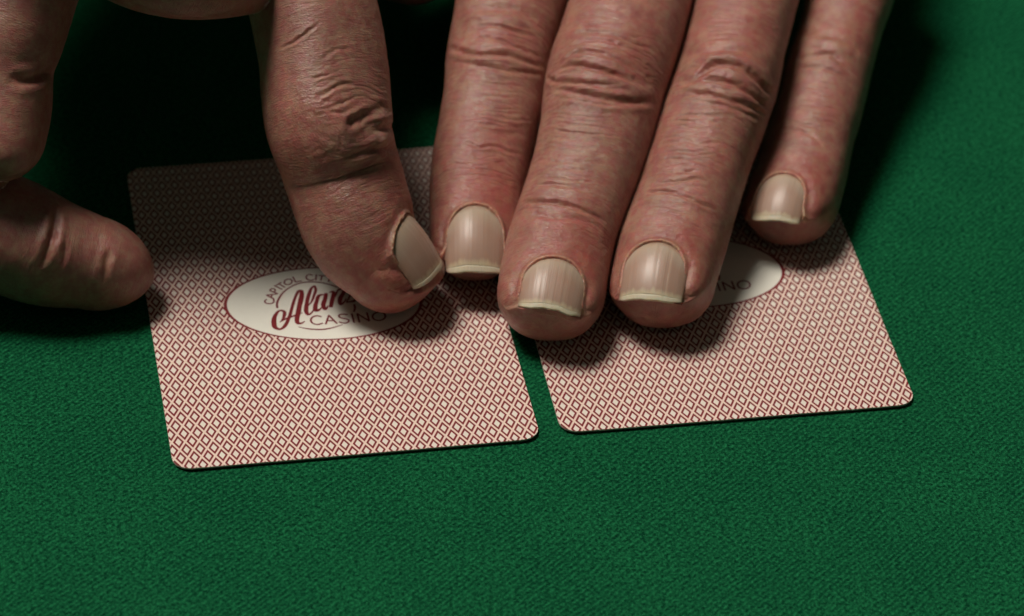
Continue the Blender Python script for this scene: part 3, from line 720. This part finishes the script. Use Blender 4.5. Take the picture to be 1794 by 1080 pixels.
def mid(a, b, t): return tuple(np.array(a)*(1-t)+np.array(b)*t)
def mmp(px, py, z): return tuple(at_z(px, py, z*MM)/MM)
K0 = mmp(1240, -230, 36)                   # middle of the knuckle row
palm = Loft([('m', K0[0]-3, K0[1]-6, 34, 33), ('m', K0[0]-2, K0[1]+12, 37, 38), ('m', K0[0]-4, K0[1]+45, 41, 40), ('m', K0[0]-2, K0[1]+75, 44, 34), ('m', K0[0]+6, K0[1]+100, 46, 29), ('m', K0[0]+20, K0[1]+150, 48, 32), ('m', K0[0]+45, K0[1]+250, 48, 40)], tip=20, start=9, ratio=0.42, hdrat=0.42, nexp=2.5, fid=5).grid(80, 72)
lthumb = Loft([('m', K0[0]-24, K0[1]+50, 34, 17)]+row((800, -240, 110, 32), (752, -140, 104, 29), (735, -80, 92, 27)), tip=9.5, roll=-60, fid=6).grid(70, 60)
flat_hand = union('hand', [palm.mesh('p'), index.mesh('a'), middle.mesh('b'), ring.mesh('c'), pinky.mesh('d'), lthumb.mesh('e')])
flat_hand['label'] = 'flat hand with four fingers laid side by side across both cards'; flat_hand['category'] = 'hand'
for n in (n_i, n_m, n_r, n_p): nail_build(n, flat_hand)

# ---- bent hand: thumb pressed on the card, forefinger curled at its edge
thumb = Loft([(520, -150, 112, 54), (546, 0, 113, 44.5), (566, 100, 113, 38), (573, 180, 114, 32.7), (580, 230, 112, 29.3), (597, 290, 106, 23.4), (622, 370, 103, 17.2), (643, 416, 101, 13.4), (678, 456, 91, 10.2)], tip=9.5, ratio=0.96, hdrat=0.93, roll=[30, 30, 30, 30], nexp=2.15, ptip=(2.3, 4.0, 2.2, 3.2), fid=8).grid(460, 280, s0=0.010)
wrinkles(thumb, amp=0.04, seed=200, knuckles=((610, 210, 10), (640, 240, 9)))
K(thumb, .6, .7, .5, (564, 247), (594, 231), (622, 213), (650, 197), (686, 189))
K(thumb, .28, .35, .4, (550, 172), (578, 160), (606, 147), (622, 150))
K(thumb, .4, .5, .5, (652, 229), (672, 225), (690, 222))
K(thumb, .55, .65, .5, (596, 285), (628, 269), (658, 262), (700, 264))
K(thumb, .28, .30, .4, (490, 86), (517, 72), (539, 56), (560, 42))
K(thumb, .16, .25, .3, (599, 231), (597, 248), (596, 264))
K(thumb, .20, .30, .4, (545, 140), (570, 133), (600, 125))
K(thumb, .18, .28, .4, (555, 200), (590, 185), (620, 172))
K(thumb, .20, .28, .4, (560, 190), (595, 200), (630, 180))
lines(thumb, (262, 270, 277, 285, 293, 301, 309, 318, 327), .10, lambda y: [(533+(y-262)*.4, y), (548+(y-262)*.45, y-6), (566+(y-262)*.5, y-14)])
lines(thumb, (105, 118, 128, 140, 152, 178, 190, 204), .12, lambda y: [(540, y+8), (575, y-4), (612, y-14)])
ridge(thumb, .6, 1.3, (640, 214), (665, 206), (690, 205)); ridge(thumb, .6, 1.4, (640, 246), (665, 242), (694, 242)); ridge(thumb, .3, 2.0, (560, 262), (595, 250), (625, 240))
for a, b, r, k in ((530, 250, 8, .4), (690, 300, 5, .5), (700, 520, 7, .5), (640, 480, 8, .3)): redness(thumb, a, b, r, k)
n_t = nail_bed(thumb, (694, 392), None, (698, 448), None, seed=5, width=12.6, length=11.4, rd=0.4, over=0.2, RL=24.0)

fore_a = Loft([(75, -150, 106, 60), (30, 0, 100, 50), (10, 60, 101, 45.5), (-4, 110, 98, 41.5), (-8, 160, 100, 37.5), (-16, 225, 98, 33)], tip=9.5, ratio=0.95, fid=9).grid(170, 120)
fore_b = Loft([(-95, 372, 100, 17), (-45, 390, 102, 15.6), (20, 415, 102, 13.4), (85, 441, 96, 11.2), (125, 452, 89, 9.8), (160, 461, 82, 8.8)], tip=11.5, ratio=0.97, ptip=(1.8, 1.9, 1.8, 1.8), fid=10).grid(170, 120)
fore_c = Loft([(-22, 215, 96, 33), (-75, 270, 100, 28), (-105, 330, 101, 22), (-95, 375, 98, 17.5)], tip=8, ratio=0.95, fid=11).grid(60, 60)
for f, sd in ((fore_a, 300), (fore_b, 330)): wrinkles(f, amp=0.03, seed=sd)
K(fore_a, .9, .9, .4, (90, 120), (70, 135), (40, 142), (10, 140))
K(fore_b, .9, .7, .5, (93, 358), (96, 400), (80, 446), (72, 470))
K(fore_b, .35, .5, .5, (116, 425), (112, 450), (107, 470))
K(fore_b, .5, .6, .5, (194, 436), (188, 465), (178, 500))
web = Loft([(80, -170, 112, 62), (190, -112, 112, 60), (290, -62, 112, 57), (370, -46, 100, 53), (445, -58, 96, 49), (540, -85, 85, 48)], tip=9, start=9, ratio=0.7, fid=12).grid(60, 60)
G0 = mmp(300, -190, 60); G0 = (G0[0]+4, G0[1]-2, G0[2])
back = Loft([('m', G0[0]-4, G0[1]-2, 65, 34), ('m', G0[0]-16, G0[1]+18, 70, 52), ('m', G0[0]-24, G0[1]+50, 75, 56), ('m', G0[0]-26, G0[1]+80, 78, 47), ('m', G0[0]-30, G0[1]+110, 80, 40), ('m', G0[0]-52, G0[1]+165, 78, 36), ('m', G0[0]-92, G0[1]+255, 80, 46)], tip=20, start=10, ratio=0.50, roll=-18, nexp=2.4, fid=13).grid(70, 66)  # unseen back of hand and wrist, shifted and widened to shade the felt
pieces = [back, thumb, web, fore_a, fore_c, fore_b]
# the other three fingers, unseen, raised over the forefinger to block lamp light from it
for k in range(3):
    a = mmp(75, -150, 60); b = mmp(-5, 100, 42)
    x0 = b[0]+3-16*k
    pieces.append(Loft([('m', a[0]-10*k+4, a[1]+20+6*k, a[2]+6, 11.0), ('m', x0+4, a[1]+10+3*k, a[2]+14+2*k, 11.0), ('m', x0, b[1]+10+2*k, b[2]+28+3*k, 10.8)], tip=8.0, ratio=0.95, fid=14+k).grid(50, 44))
bent_hand = union('hand', [p.mesh('q') for p in pieces])
bent_hand['label'] = 'bent hand pressing its thumb on one card, forefinger curled to the card edge'; bent_hand['category'] = 'hand'
nail_build(n_t, bent_hand)
# forefinger nail, turned down to the table
fn = Nail(); fn.f = fore_b; fn.seed = 6; fn.rd = 0.45; fn.len = 0.0100; fn.w = 0.0046; fn.over = 0.3; fn.R = 0.0080
fn.T = fore_b.T[-1]; fn.N = -fore_b.N[-1]*0.75+fore_b.B[-1]*0.66; fn.B = np.cross(fn.N, fn.T)
fn.O = fore_b.eval(np.array([fore_b.L-0.0045]), np.array([-math.radians(49)]))[0]+fn.N*0.0001
fn.zn = lambda x, y: -(fn.R-np.sqrt(np.maximum(fn.R**2-x**2, 0)))-np.maximum(y-0.003, 0)**2*18
fn.rootf = lambda u: fn.rd*fn.len*(1-np.maximum(1-np.clip(np.abs(u), 0, 1)**2.3, 0)**0.55)
fn.freef = lambda u: fn.len*(1-0.05*np.abs(u)**3)
nail_build(fn, bent_hand)
for o in (flat_hand, bent_hand): o['group'] = 'hands of the player'
